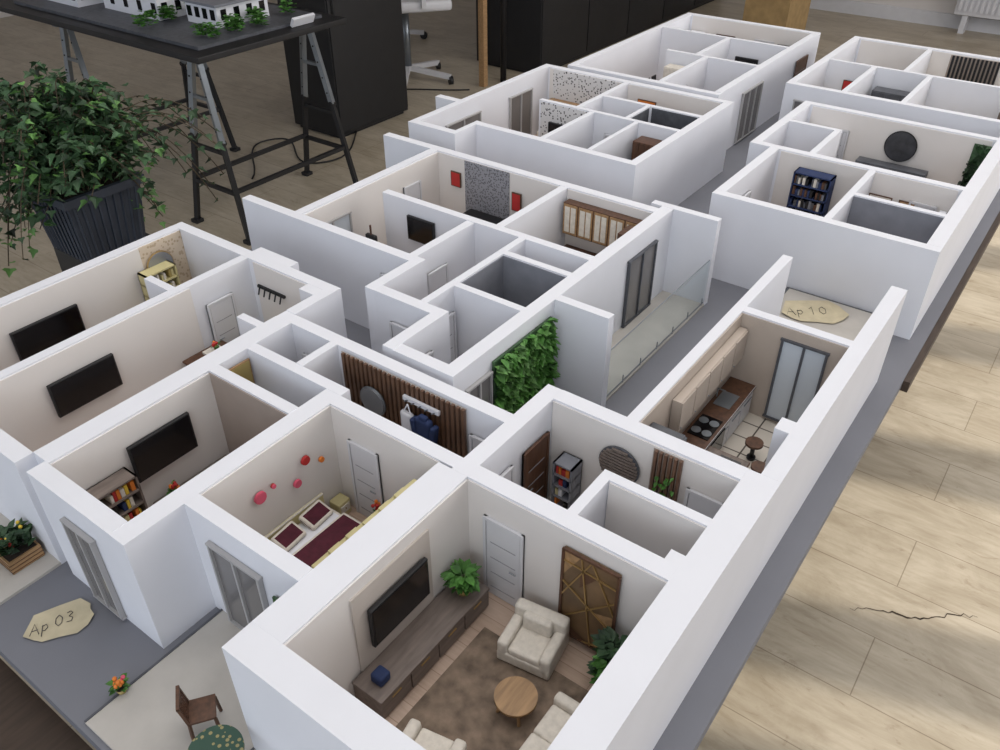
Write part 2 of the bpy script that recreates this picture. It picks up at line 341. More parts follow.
def armchair(loc,rotz,w=.1,d=.095,name='armchair',seats=1,m=cream):
    # faces +x
    mb=MB(); mb.box(-d/2,d/2,-w/2,w/2,.006,.03,m,bev=.004)
    mb.box(-d/2,-d/2+.024,-w/2,w/2,.02,.078,m,bev=.008)
    for s_ in(-1,1): mb.box(-d/2,d/2,s_*(w/2)-(.02 if s_>0 else 0),s_*(w/2)+(.02 if s_<0 else 0),.012,.055,m,bev=.007)
    iw=(w-.04)/seats
    for k in range(seats):
        y=-w/2+.02+k*iw; mb.box(-d/2+.022,d/2-.002,y,y+iw,.026,.044,m,bev=.006)
        mb.box(-d/2+.018,-d/2+.036,y+.002,y+iw-.002,.04,.076,m,bev=.007)
    for x in(-d/2+.008,d/2-.008):
        for y in(-w/2+.008,w/2-.008): mb.cyl((x,y,.003),.003,.008,walnut,n=8)
    return mb.add(name,loc,rotz)
armchair((.755,.48,.008),math.pi+.15,w=.1,d=.09); armchair((.475,.49,.008),.2)
armchair((.58,.338,.008),math.pi/2,.22,.095,'sofa',3)
MB().box(-.02,.02,-.008,.008,0,.036,black,bev=.007,rot=(.4,0,0)).add('black_cushion',(.53,.345,.058))
MB().box(-.15,.15,-.13,.13,0,.003,rugm,bev=.001).add('area_rug',(.595,.45,.009))
def round_table(loc,r,h,top,leg,name,four=True):
    mb=MB(); mb.cyl((0,0,h),r,.006,top,n=40)
    if four:
        for k in range(4):
            a=math.pi/4+k*math.pi/2; mb.rod((math.cos(a)*r*.85,math.sin(a)*r*.85,0),(math.cos(a)*r*.6,math.sin(a)*r*.6,h),.003,leg)
    else: mb.cyl((0,0,h/2),.005,h,leg); mb.cyl((0,0,.003),r*.5,.006,leg)
    return mb.add(name,loc)
round_table((.645,.44,.012),.036,.035,oak,oak,'round_coffee_table')
round_table((.288,.742,.008),.042,.068,mosaic,black,'mosaic_patio_table')
def chair(loc,rotz,m=walnut,name='wooden_chair',sc=1):
    mb=MB(); mb.box(-.02,.02,-.02,.02,.04,.045,m,bev=.001)
    for x in(-.018,.018):
        for y in(-.018,.018): mb.bar((x*1.1,y*1.1,0),(x,y,.04),.004,m)
    for y in(-.018,.018): mb.bar((-.018,y,.04),(-.025,y,.085),.004,m)
    for k in range(7): mb.bar((-.019,-.0155+k*.005,.045),(-.024,-.0155+k*.005,.08),.0025,m)
    for k in range(4): mb.bar((-.0195-k*.0012,-.018,.05+k*.008),(-.0195-k*.0012,.018,.05+k*.008),.0022,m)
    mb.bar((-.0245,-.02,.083),(-.0245,.02,.083),.005,m)
    for v in mb.bm.verts: v.co*=sc
    return mb.add(name,loc,rotz)
chair((.325,.83,.008),-2.2+1.57,sc=1.1)
# plants
def plant(loc,r,h,n,m=leafm,potm=potw,pr=.016,ph=.02,name='potted_plant',size=.03,flow=None):
    mb=MB(); mb.cyl((0,0,ph/2),pr*.8,ph,potm,r2=pr,n=20); mb.cyl((0,0,ph),pr*.9,.002,soil,n=20)
    for k in range(n):
        a=random.uniform(0,6.283); rr=r*math.sqrt(random.random())*.8; z=ph+h*random.random()
        p=Vector((math.cos(a)*rr*.6,math.sin(a)*rr*.6,z*.8+ph*.2))
        mb.leaf(p,(math.cos(a),math.sin(a),random.uniform(-.3,.9)),size*random.uniform(.6,1.2),m)
        if k%4==0: mb.rod((0,0,ph),p,.0008,m,5)
    if flow:
        for k in range(14):
            a=random.uniform(0,6.283); rr=r*.6*random.random(); mb.sph((math.cos(a)*rr,math.sin(a)*rr,ph+h*random.uniform(.6,1.1)),.004,random.choice(flow),8)
    return mb.add(name,loc)
plant((.755,.635,.062),.036,.04,100,m=leafm,size=.022); plant((.775,.335,.008),.04,.12,150,m=leafd,potm=black,size=.024,ph=.03)
plant((.75,.33,.008),.03,.10,70,m=leafm,potm=black,size=.022,ph=.03)
plant((.28,1.0,.007),.018,.02,26,pr=.009,ph=.01,size=.012,flow=[orange,yellow,pink],name='potted_flowers')
mb=MB(); mb.box(-.032,.032,-.028,.028,0,.03,oak); mb.box(-.028,.028,-.024,.024,.029,.031,soil)
for k in range(3): mb.box(-.033,.033,-.029,.029,.004+k*.009,.005+k*.009,walnut)
for k in range(110):
    a=random.uniform(0,6.28); mb.leaf((random.uniform(-.025,.025),random.uniform(-.02,.02),.032+random.random()*.035),(math.cos(a),math.sin(a),.9),.024,leafd)
for k in range(9): mb.sph((random.uniform(-.025,.025),random.uniform(-.02,.02),.05+random.random()*.025),.004,random.choice([red,yellow,orange]),8)
mb.add('flower_box',(.335,1.42,.008))
MB().box(.52,.545,.62,.645,.06,.08,blue,bev=.005).add('blue_storage_basket')
plant((.60,1.27,.056),.015,.02,20,pr=.007,ph=.01,size=.012,flow=[orange,red],name='potted_flowers')
plant((.81,.90,.008),.016,.05,24,pr=.008,ph=.02,size=.012,flow=[orange,red],name='potted_flowers')
plant((.955,1.575,.1),.010,.014,16,pr=.005,ph=.008,size=.010,flow=[red,orange],name='potted_flowers')
for a,b in [(1.5,.85),(1.47,.80),(1.7,.48),(1.74,.475)]:
    plant((a,b,.013),.028,.12,90,m=leafm,potm=potw,pr=.012,size=.024)
# green wall
mb=MB(); mb.box(1.17,1.40,.872,.878,.01,.235,leafd)
for k in range(900):
    mb.leaf((random.uniform(1.175,1.395),.872,random.uniform(.015,.235)),(random.uniform(-1,1),-1,random.uniform(-.8,.8)),random.uniform(.014,.034),random.choice([leafm,leafm,leafb]))
mb.add('vertical_garden_wall')
mb=MB(); mb.box(3.14,3.145,.255,.31,.01,.25,leafd)
for k in range(140): mb.leaf((3.14,random.uniform(.257,.31),random.uniform(.02,.25)),(-1,random.uniform(-1,1),random.uniform(-.8,.8)),.022,leafd)
mb.add('vertical_garden_wall')
mb=MB()
for k in range(34): mb.leaf((1.088,random.uniform(.40,.44),random.uniform(.09,.22)),(-1,random.uniform(-1,1),random.uniform(-.8,.8)),.012,leafm)
mb.box(1.086,1.088,.39,.45,.1,.102,leafm); mb.add('climbing_plant')
# geometric art panel
mb=MB(); A=.817; b0,b1,z0,z1=.36,.465,.025,.235
mb.box(A-.002,A+.0035,b0,b1,z0,z1,artd)
pts=[((.36,.09),(.465,.16)),((.465,.06),(.36,.17)),((.40,.025),(.43,.235)),((.36,.2),(.465,.21)),((.36,.045),(.42,.025)),((.41,.235),(.465,.12)),((.36,.13),(.41,.235))]
for (p,q) in pts: mb.bar((A-.004,p[0],p[1]),(A-.004,q[0],q[1]),.0024,gold)
for p in[((b0,z0),(b1,z0)),((b0,z1),(b1,z1)),((b0,z0),(b0,z1)),((b1,z0),(b1,z1))]: mb.bar((A-.003,p[0][0],p[0][1]),(A-.003,p[1][0],p[1][1]),.005,walnut)
for tri,m_ in [(((.36,.09),(.40,.117),(.36,.13)),oak),(((.43,.235),(.465,.235),(.465,.17)),oak),(((.40,.025),(.465,.025),(.465,.06)),dkwood),(((.40,.2),(.43,.2),(.43,.16)),walnut)]:
    vs=[mb.bm.verts.new((A-.003,y,z)) for y,z in tri]; f=mb.bm.faces.new(vs); f.material_index=mb.mi(m_)
mb.add('geometric_wood_art_panel')
# bed
mb=MB(); mb.box(.605,.765,.83,1.0,.006,.04,cream,bev=.003); mb.box(.61,.76,.833,1.0,.04,.068,white,bev=.008)
mb.box(.607,.763,.828,.946,.044,.074,maroon,bev=.007); mb.box(.600,.770,1.008,1.0155,.008,.082,olive,bev=.003)
for a in(.618,.690):
    mb.box(a,a+.060,.958,1.0,.070,.084,maroon,bev=.006,rot=(.35,0,.08))
mb.add('double_bed')
for a in(.575,.80):
    MB().box(a-.016,a+.016,.985,1.014,.007,.045,olive,bev=.002).box(a-.012,a+.012,.983,.985,.02,.038,cream).sph((a,.982,.03),.0015,gold).add('nightstand')
mb=MB(); mb.box(.545,.80,.744,.780,.007,.228,olive,bev=.003)
for k in range(4): mb.box(.549+k*.063,.549+k*.063+.059,.780,.783,.015,.222,cream); mb.sph((.549+k*.063+.052,.784,.11),.0018,gold)
for k in range(5): mb.box(.58+k*.04,.605+k*.04,.750,.775,.228,.231+random.random()*.005,olive)
mb.add('wardrobe')
# hall coat rack
mb=MB(); mb.box(.966,.9725,.86,.955,.225,.235,white); mb.box(.955,.9725,.86,.945,.008,.03,oak,bev=.002)
for k in range(5): mb.rod((.966,.87+k*.018,.228),(.957,.87+k*.018,.232),.0015,metal)
mb.add('coat_rack')
mb=MB(); mb.box(.944,.962,.868,.908,.10,.215,blue,bev=.009); mb.box(.943,.963,.86,.872,.13,.205,blue,bev=.005,rot=(.15,0,0)); mb.box(.943,.963,.904,.916,.13,.205,blue,bev=.005,rot=(-.15,0,0)); mb.box(.946,.958,.878,.898,.205,.222,blue,bev=.004); mb.add('hanging_coat')
mb=MB(); mb.box(.948,.962,.918,.952,.13,.21,white,bev=.01); mb.rod((.955,.925,.205),(.958,.935,.226),.0015,white); mb.rod((.955,.945,.205),(.958,.935,.226),.0015,white); mb.add('hanging_bag')
# framed pics
def pic_b(b,a0,a1,z0,z1,m,name='framed_picture',f=walnut): MB().box(a0,a1,b-.008,b-.0035,z0,z1,f).box(a0+.003,a1-.003,b-.009,b-.007,z0+.003,z1-.003,m).add(name)
def pic_a(a,b0,b1,z0,z1,m,name='framed_picture',f=walnut): MB().box(a-.008,a-.0035,b0,b1,z0,z1,f).box(a-.009,a-.007,b0+.003,b1-.003,z0+.003,z1-.003,m).add(name)
pic_b(1.30,.80,.855,.10,.25,potw,f=oak); pic_a(.49,.775,.81,.13,.19,leafm,f=leafd); pic_a(1.977,1.60,1.64,.17,.22,red); pic_a(1.975,1.36,1.395,.15,.21,red)
pic_a(2.65,.36,.41,.15,.2,oak);pic_a(2.65,.43,.5,.15,.2,cream);pic_a(2.98,1.42,1.5,.12,.22,orange);pic_a(4.17,1.6,1.7,.1,.2,black);pic_a(3.78,.88,.94,.12,.2,red); pic_a(3.15,.85,.87,.15,.2,red)
# coat hooks on back wall of left flat
mb=MB(); mb.box(1.12,1.126,1.49,1.59,.20,.207,black)
for k in range(5): mb.rod((1.12,1.5+k*.02,.205),(1.112,1.5+k*.02,.185),.002,black)
mb.add('wall_coat_hooks')
mb=MB(); mb.box(.88,1.0,1.54,1.615,.088,.094,walnut,bev=.002)
for a in(.885,.99): mb.box(a,a+.005,1.545,1.61,.008,.088,walnut)
mb.box(.93,.975,1.56,1.6,.094,.1,cream); mb.add('writing_desk')
MB().box(1.04,1.118,1.40,1.58,.008,.085,potw,bev=.003).box(1.035,1.04,1.41,1.57,.015,.08,oak).add('entry_bench')
# right kitchen
mb=MB(); mb.box(1.20,1.62,.44,.501,.007,.085,doorw); mb.box(1.195,1.625,.435,.501,.085,.091,walnut,bev=.001)
for k in range(6): mb.box(1.213+k*.068,1.275+k*.068,.437,.44,.012,.08,doorw); mb.rod((1.22+k*.068,.435,.07),(1.265+k*.068,.435,.07),.0012,metal)
mb.box(1.37,1.45,.443,.492,.091,.093,screen); mb.box(1.37,1.45,.434,.437,.02,.078,screen)
for x,y in((1.39,.455),(1.43,.455),(1.39,.48),(1.43,.48)): mb.cyl((x,y,.0935),.011,.001,metal,n=16)
mb.box(1.50,1.56,.45,.49,.091,.0925,metal); mb.rod((1.53,.494,.09),(1.53,.494,.115),.0015,metal); mb.rod((1.53,.494,.115),(1.53,.475,.115),.0015,metal)
mb.box(1.28,1.62,.482,.501,.155,.235,kbeige)
for k in range(5): mb.box(1.283+k*.068,1.346+k*.068,.479,.482,.158,.232,kbeige); mb.sph((1.29+k*.068,.478,.165),.0018,metal)
mb.add('kitchen_cabinets')
mb=MB(); mb.box(1.145,1.195,.43,.501,.007,.235,bluegrey,bev=.003); mb.box(1.147,1.193,.426,.43,.012,.13,bluegrey); mb.box(1.147,1.193,.426,.43,.134,.232,bluegrey); mb.rod((1.188,.423,.05),(1.188,.423,.12),.0015,metal); mb.rod((1.188,.423,.145),(1.188,.423,.21),.0015,metal); mb.add('refrigerator')
mb=MB(); mb.box(1.30,1.355,.345,.43,.007,.085,walnut,bev=.002); mb.box(1.295,1.36,.34,.433,.085,.091,greywood,bev=.002); mb.box(1.31,1.345,.355,.40,.091,.093,screen); mb.add('kitchen_island')
round_table((1.47,.37,.008),.02,.045,walnut,black,'bar_stool',False); round_table((1.40,.33,.008),.018,.045,walnut,black,'bar_stool',False)
# mid kitchen
mb=MB(); mb.box(1.93,1.975,.93,1.19,.007,.085,cream); mb.box(1.925,1.975,.93,1.19,.085,.09,walnut); mb.box(1.945,1.975,.93,1.19,.14,.24,walnut)
for k in range(5):
    mb.box(1.9425,1.945,.933+k*.052,.98+k*.052,.143,.237,oak); mb.box(1.9415,1.9425,.938+k*.052,.954+k*.052,.15,.23,cream); mb.box(1.9415,1.9425,.958+k*.052,.975+k*.052,.15,.23,cream)
    mb.box(1.926,1.93,.933+k*.052,.98+k*.052,.012,.082,cream); mb.rod((1.924,.94+k*.052,.075),(1.924,.97+k*.052,.075),.001,metal)
mb.box(1.86,1.925,.918,.96,.007,.24,walnut); mb.add('kitchen_cabinets')
MB().box(1.78,1.85,1.03,1.11,.007,.08,cream,bev=.002).box(1.775,1.855,1.025,1.115,.08,.086,white,bev=.001).add('kitchen_island')
mb=MB().box(1.92,1.970,1.33,1.56,.007,.11,black,bev=.003)
for k in range(3): mb.box(1.917,1.92,1.335+k*.075,1.405+k*.075,.015,.10,screen)
mb.add('sideboard')
armchair((1.75,1.55,.008),-math.pi/2,.14,.09,'sofa',2,m=bluegrey)
mb=MB(); mb.box(1.43,1.52,.96,1.09,.007,.06,white,bev=.01); mb.box(1.44,1.51,.97,1.08,.059,.061,silver); mb.add('bathtub')
MB().box(1.425,1.428,.96,1.08,.008,.2,glass).rod((1.4265,.96,.2),(1.4265,1.08,.2),.002,metal).rod((1.4265,.96,.008),(1.4265,.96,.2),.002,metal).add('shower_screen')
mb=MB(); mb.box(1.56,1.575,1.6,1.64,.05,.16,black,bev=.006); mb.rod((1.567,1.62,.007),(1.567,1.62,.19),.003,walnut); mb.cyl((1.567,1.62,.01),.02,.006,walnut); mb.add('coat_stand')
# generic furniture further away
def dining(loc,rotz=0,m=oak,cm=black):
    e=MB(); e.box(-.07,.07,-.04,.04,.075,.081,m,bev=.001)
    for x in(-.06,.06):
        for y in(-.032,.032): e.bar((x,y,0),(x,y,.075),.005,m)
    e.add('dining_table',loc,rotz)
    for x in(-.03,.03):
        for y,r in((-.06,math.pi/2),(.06,-math.pi/2)):
            p=Matrix.Rotation(rotz,3,'Z')@Vector((x,y,0)); chair((loc[0]+p.x,loc[1]+p.y,loc[2]),rotz+r,cm,'dining_chair')
dining((3.65,1.7,.008)); dining((2.45,1.62,.008)); dining((2.85,.5,.008),0,black); dining((3.6,.42,.008)); dining((1.5,1.58,.008))
def cab(a0,a1,b0,b1,h,m,n,name='storage_cabinet'):
    mb=MB(); mb.box(a0,a1,b0,b1,.012,h,m,bev=.0015); mb.box(a0+.003,a1-.003,b0+.003,b1-.003,.006,.012,black)
    st=(b1-b0)/n
    for k in range(n): mb.box(a0-.002,a0,b0+k*st+.002,b0+(k+1)*st-.002,.016,h-.004,m); mb.sph((a0-.003,b0+(k+.85)*st,h*.6),.002,metal)
    mb.add(name)
cab(2.9,2.97,1.3,1.5,.20,walnut,4); cab(2.53,2.595,1.2,1.28,.23,walnut,3,'wardrobe'); cab(3.08,3.13,.42,.66,.13,bluegrey,4); cab(2.58,2.64,.27,.29,.2,white,1)
cab(4.1,4.16,1.3,1.38,.2,black,2); cab(4.12,4.19,.95,1.01,.15,white,2); cab(3.43,3.49,1.5,1.62,.22,cream,2,'wardrobe'); cab(2.36,2.42,.27,.36,.13,white,2); cab(3.7,3.77,.27,.32,.2,greywood,1)
cab(2.70,2.77,1.17,1.33,.2,black,3); cab(2.9,2.97,1.62,1.9,.15,oak,5); cab(3.76,3.83,1.54,1.60,.2,walnut,2); cab(3.98,4.16,1.76,1.83,.2,white,2); cab(3.05,3.14,.74,.86,.2,white,2,'wardrobe'); cab(3.7,3.77,.63,.80,.2,bluegrey,3)
for x,y,r in((2.8,1.75,0),(3.3,1.7,1.57),(3.95,1.6,0),(3.0,.62,3.14),(2.35,.62,0),(3.95,.45,0),(3.5,.72,0),(2.4,1.22,1.57)): armchair((x,y,.008),r,.16,.10,'sofa',2,m=random.choice([cream,bluegrey,cream]))
round_table((2.80,.33,.008),.06,.11,black,black,'round_table')
def farbed(a,b,rz,m):
    mb=MB(); mb.box(-.1,.1,-.075,.075,.006,.04,oak,bev=.003); mb.box(-.098,.098,-.07,.07,.04,.068,cream,bev=.008); mb.box(-.1,.04,-.073,.073,.045,.073,m,bev=.006); mb.box(.1,.112,-.08,.08,.006,.12,m,bev=.003)
    for y in(-.035,.035): mb.box(.055,.09,y-.026,y+.026,.068,.088,cream,bev=.007)
    mb.add('double_bed',(a,b,.008),rz)
farbed(3.7,1.33,0,bluegrey); farbed(3.3,1.33,0,maroon); farbed(2.47,1.395,0,bluegrey); farbed(4.0,.85,0,greywood)
# glass railings
mb=MB(); mb.box(1.45,2.028,.748,.751,.012,.15,glass)
for k in range(7): mb.rod((1.46+k*.093,.749,.007),(1.46+k*.093,.749,.03),.0018,metal)
mb.rod((1.45,.749,.151),(2.028,.749,.151),.0015,metal,10); mb.rod((1.45,.749,.012),(2.028,.749,.012),.002,metal,10); mb.add('glass_balustrade')
# paper tags
def tag(loc,rotz,txt,sc=1):
    e=MB(); bm=e.bm
    o=[(-.062,-.016),(-.046,-.030),(-.03,-.040),(0,-.040),(.028,-.043),(.046,-.030),(.060,-.012),(.053,.006),(.050,.018),(.034,.040),(-.005,.036),(-.048,.028)]
    zz=[random.uniform(.0,.004)*(abs(x)>.045) for x,y in o]
    c0=bm.verts.new((0,0,.0012)); hi=[bm.verts.new((x*sc+random.uniform(-.002,.002),y*sc,.0014+z)) for (x,y),z in zip(o,zz)]
    mid=[bm.verts.new((x*sc*.7,y*sc*.7,.0012)) for x,y in o]; n=len(o)
    for k in range(n):
        j=(k+1)%n; bm.faces.new((c0,mid[k],mid[j])); bm.faces.new((mid[k],hi[k],hi[j],mid[j]))
    e.mi(paper); ob=e.add('handwritten_paper_tag',loc,rotz)
    G={'A':[[(0,0),(.35,1),(.7,-.02)],[(.12,.38),(.6,.42)]],
       'p':[[(.05,-.4),(.12,.6)],[(.05,.5),(.4,.6),(.5,.3),(.3,.05),(.08,.12)]],
       '0':[[(.3,1),(.05,.75),(.02,.3),(.25,0),(.5,.2),(.55,.7),(.3,1)]],'3':[[(.05,.9),(.35,1),(.5,.8),(.2,.55),(.5,.35),(.4,.05),(.02,.05)]],'1':[[(.05,.75),(.3,1),(.28,0)]]}
    cu=bpy.data.curves.new('lettering','CURVE'); cu.dimensions='3D'; cu.bevel_depth=.00045; cu.materials.append(ink)
    hgt=.019*sc; x0=-.044*sc
    for ch in txt:
        if ch==' ': x0+=.004*sc; continue
        for st in G[ch]:
            sp=cu.splines.new('POLY'); sp.points.add(len(st)-1)
            for q,(x,y) in zip(sp.points,st): q.co=((x0+x*hgt)*.7,((y-.5)*hgt+x0*.12)*.8,0,1)
        x0+=hgt*.85
    to=bpy.data.objects.new('lettering',cu); bpy.context.collection.objects.link(to); to.parent=ob; to.location=(0,0,.0012)
tag((.30,1.225,.002),math.radians(-32),'Ap 03',1.0); tag((2.10,.455,.054),math.radians(-60),'Ap 10',1.5)

# ------------------------------------------------------------ model supports
def trestle(a0,a1,b,topz,name='folding_trestle'):
    mb=MB(); mb.box(a0,a1,b-.025,b+.025,topz-.05,topz,metal)
    for a,s_ in((a0+.08,-1),(a1-.08,1)):
        for sb in(-1,1):
            p=Vector((a,b+sb*.03,topz-.03)); q=Vector((a+s_*.06,b+sb*.27,ZF+.012)); mid=p.lerp(q,.45)
            mb.bar(p,mid,.034,metal); mb.bar(p.lerp(q,.34),q,.03,black); mb.box(q.x-.03,q.x+.03,q.y-.03,q.y+.03,ZF+.001,ZF+.025,black)
            mb.cyl((mid.x,mid.y,mid.z),.018,.045,black,'x',12)
            for k in range(4): z=p.lerp(mid,.25+.2*k); mb.sph(z+Vector((-.018,0,0)),.006,black,6)
        for f,wd,mm in((.72,.025,black),(.5,.022,black),(.22,.02,metal)):
            p1=Vector((a,b-.03,topz-.03)).lerp(Vector((a+s_*.06,b-.27,ZF)),f); p2=Vector((a,b+.03,topz-.03)).lerp(Vector((a+s_*.06,b+.27,ZF)),f); mb.bar(p1,p2,wd,mm)
    for sb in(-1,1): mb.bar((a0+.04,b+sb*.2,ZF+.33),(a1-.04,b+sb*.2,ZF+.33),.026,black)
    return mb.add(name)
for b in(.95,1.65):
    trestle(.6,1.9,b,-.091); trestle(2.6,4.0,b,-.091)
# second table
TT=DF*0-.03
trestle(2.95,4.0,4.47,TT-.036); trestle(2.95,4.0,5.85,TT-.036)
MB().box(2.85,4.02,4.18,6.6,TT-.035,TT,black,bev=.004).add('display_table_top')
mb=MB(); mb.box(2.95,3.92,4.3,6.3,TT+.001,TT+.02,bluegrey)
for (a0,a1,b0,b1,h) in((3.2,3.6,5.0,5.6,.22),(3.3,3.7,4.55,4.85,.14),(3.1,3.5,5.75,6.2,.3)):
    mb.box(a0,a1,b0,b1,TT+.02,TT+h,white); mb.box(a0-.02,a1+.02,b0-.02,b1+.02,TT+h,TT+h+.015,greywall)
    for k in range(4): mb.box(a0+.03+k*(a1-a0)/4,a0+.07+k*(a1-a0)/4,b0-.004,b0,TT+.06,TT+.12,screen); mb.box(a0-.004,a0,b0+.02+k*(b1-b0)/4,b0+.06+k*(b1-b0)/4,TT+.06,TT+.12,screen)
for k in range(24):
    x,y=random.uniform(3.0,3.85),random.choice([random.uniform(4.34,4.5),random.uniform(4.9,4.97)])
    for j in range(50):
        a=random.uniform(0,6.28); mb.leaf((x+random.uniform(-.03,.03),y+random.uniform(-.03,.03),TT+.03+random.random()*.07),(math.cos(a),math.sin(a),.4),.035,leafm)
mb.add('building_scale_model')
MB().box(3.62,3.80,4.24,4.26,TT+.005,TT+.06,white,rot=(.5,0,0)).add('sign_plate')
# planter with ivy
MB().box(1.25,1.53,2.72,2.98,ZF+.001,-.165,black,bev=.006).add('plant_stand')
mb=MB()
pa,pb=1.365,2.85
r_=bmesh.ops.create_cone(mb.bm,cap_ends=True,segments=4,radius1=.165,radius2=.20,depth=.24,matrix=Matrix.Translation((pa,pb,-.04))@Matrix.Rotation(math.pi/4,4,'Z')); mb._set(r_['verts'],pot)
q_=.155
mb.box(pa-q_,pa+q_,pb-q_,pb-q_+.02,.07,.10,pot);mb.box(pa-q_,pa+q_,pb+q_-.02,pb+q_,.07,.10,pot);mb.box(pa-q_,pa-q_+.02,pb-q_+.02,pb+q_-.02,.07,.10,pot);mb.box(pa+q_-.02,pa+q_,pb-q_+.02,pb+q_-.02,.07,.10,pot)
for k in range(9):
    o=-.10+k*.025; mb.bar((pa+o,pb-.119,-.155),(pa+o*1.2,pb-.143,.07),.008,pot); mb.bar((pa-.119,pb+o,-.155),(pa-.143,pb+o*1.2,.07),.008,pot)
mb.box(pa-.135,pa+.135,pb-.135,pb+.135,.075,.085,soil)
for v in range(160):
    a=random.uniform(0,6.283); away=.5-.5*math.sin(a+.2)      # 1 on the side towards the model
    R=random.uniform(.10,.46)*(1-.40*away); top=random.uniform(.08,.38)*(1.15-R)
    prev=Vector((pa+random.uniform(-.1,.1),pb+random.uniform(-.1,.1),.09)); n=12; start=prev.copy()
    droop=random.uniform(.05,.6)*(1-away)**.7
    for j in range(1,n+1):
        t_=j/n; p=start+Vector((math.cos(a)*R*t_,math.sin(a)*R*t_,top*math.sin(min(1,t_*1.3)*math.pi*.6)-droop*max(0,t_-.4)**1.4*1.8))
        if p.z<-.1 and abs(p.x-pa)<.2 and abs(p.y-pb)<.2: break
        mb.rod(prev,p,.002,stem,4)
        for q in range(2):
            aa=random.uniform(0,6.283); mb.leaf(p+Vector((random.uniform(-.02,.02),random.uniform(-.02,.02),random.uniform(-.02,.02))),(math.cos(aa),math.sin(aa),random.uniform(-.7,.4)),random.uniform(.022,.05),leafb if (random.random()<.12+(.5 if p.z<0 else 0)) else leafd,lob=True)
        prev=p
for v in range(20):   # long runners
    a=random.uniform(-.9,.5) if v%2 else random.uniform(2.2,3.9); start=Vector((pa,pb,.10)); prev=start; L_=random.uniform(.38,.55); dr=random.uniform(.05,.4)
    for j in range(1,15):
        t_=j/14; p=start+Vector((math.cos(a)*L_*t_,math.sin(a)*L_*t_,.26*math.sin(t_*2.2)-dr*t_**2)); mb.rod(prev,p,.002,stem,4); prev=p
        aa=random.uniform(0,6.28); mb.leaf(p,(math.cos(aa),math.sin(aa),-.3),random.uniform(.025,.045),leafd,lob=True)
mb.add('potted_ivy')

# ------------------------------------------------------------ room
def rbox(name,x0,x1,y0,y1,z0,z1,m,parent=None):
    bm=bmesh.new(); bmesh.ops.create_cube(bm,size=1,matrix=Matrix.Translation(((x0+x1)/2,(y0+y1)/2,(z0+z1)/2))@Matrix.Diagonal((x1-x0,y1-y0,z1-z0,1)))
    me=bpy.data.meshes.new(name); bm.to_mesh(me); bm.free(); me.materials.append(m)
    o=bpy.data.objects.new(name,me); bpy.context.collection.objects.link(o)
    if parent:o.parent=parent
    return o
rbox('floor',-3,8,-2.6,7,-.05,0,room_floor)
rbox('ceiling',-3,7.15,-2.6,7,3,3.1,plaster)
rbox('wall_back',7.0,7.15,-2.6,7,0,3,plaster)
rbox('wall_left',-3,7,6.9,7.0,0,3,plaster)
rbox('baseboard_back',6.98,7.0,-2.6,6.9,0,.09,doorw)
wr=empty('wall_right')
rbox('sill',-3,7,-2.6,-2.5,0,.5,plaster,wr); rbox('lintel',-3,7,-2.6,-2.5,2.6,3,plaster,wr)
rbox('pier_1',-3,1.9,-2.6,-2.5,.5,2.6,plaster,wr)
for k in range(8): rbox('mullion_%d'%k,1.6+k*.7+.5,1.6+k*.7+.7,-2.6,-2.5,.5,2.6,plaster,wr)
# floor crack
P0=Vector((1.40,.065)); P1=Vector((1.54,-.17)); pp=[]
for k in range(31):
    t_=k/30; q=P0.lerp(P1,t_); nrm=Vector((.86,.51)); q=q+nrm*random.uniform(-.005,.005)+nrm*.010*math.sin(t_*9); pp.append((q,.0016*math.sin(t_*3.14)*random.uniform(.2,1.5)+.0004))
me=bpy.data.meshes.new('floor_crack'); vs=[];fs=[]
for q,wd in pp: vs+= [(q.x-wd*.86,q.y-wd*.5,.0012),(q.x+wd*.86,q.y+wd*.5,.0012)]
for k in range(30): fs.append((2*k,2*k+1,2*k+3,2*k+2))
me.from_pydata(vs,[],fs); me.materials.append(soil); o=bpy.data.objects.new('floor_crack',me); bpy.context.collection.objects.link(o)
# black cabinets, posts
def bcab(a0,a1,b0,b1,h,name,n):
    mb=MB(); mb.box(a0,a1,b0,b1,ZF+.03,ZF+h,black,bev=.006); mb.box(a0+.03,a1-.03,b0+.03,b1-.03,ZF,ZF+.03,black)
    st=(a1-a0)/n
    for k in range(n): mb.box(a0+k*st+.01,a0+(k+1)*st-.01,b0-.012,b0,ZF+.06,ZF+h-.03,black,bev=.004); mb.rod((a0+k*st+.05,b0-.03,ZF+h*.5),(a0+k*st+.05,b0-.03,ZF+h*.5+.15),.008,black)
    mb.add(name)
bcab(4.65,5.5,5.05,5.6,1.9,'black_cabinet',1); bcab(7.1,11.5,4.7,5.5,1.7,'black_cabinet',5)
MB().box(6.5,6.56,4.95,5.01,ZF,ZF+2.6,oak).add('wooden_post'); MB().cyl((6.75,4.9,ZF+1.3),.03,2.6,black).add('black_metal_pole')
def office_chair(loc,rotz):
    mb=MB()
    for k in range(5):
        a=k*math.tau/5; mb.bar((0,0,.12),(math.cos(a)*.45,math.sin(a)*.45,.07),.045,doorw); mb.cyl((math.cos(a)*.45,math.sin(a)*.45,.04),.04,.04,black,'x',14)
    mb.cyl((0,0,.4),.035,.55,metal); mb.box(-.38,.38,-.38,.38,.7,.8,doorw,bev=.04); mb.box(-.42,-.35,-.35,.35,.9,1.6,doorw,bev=.03,rot=(0,-.12,0)); mb.bar((-.2,0,.7),(-.42,0,1.0),.05,metal)
    for s_ in(-1,1): mb.bar((-.1,s_*.4,.75),(-.1,s_*.43,1.0),.04,doorw); mb.box(-.25,.15,s_*.43-.04,s_*.43+.04,1.0,1.04,black,bev=.01)
    mb.add('office_chair',(loc[0],loc[1],ZF),rotz)
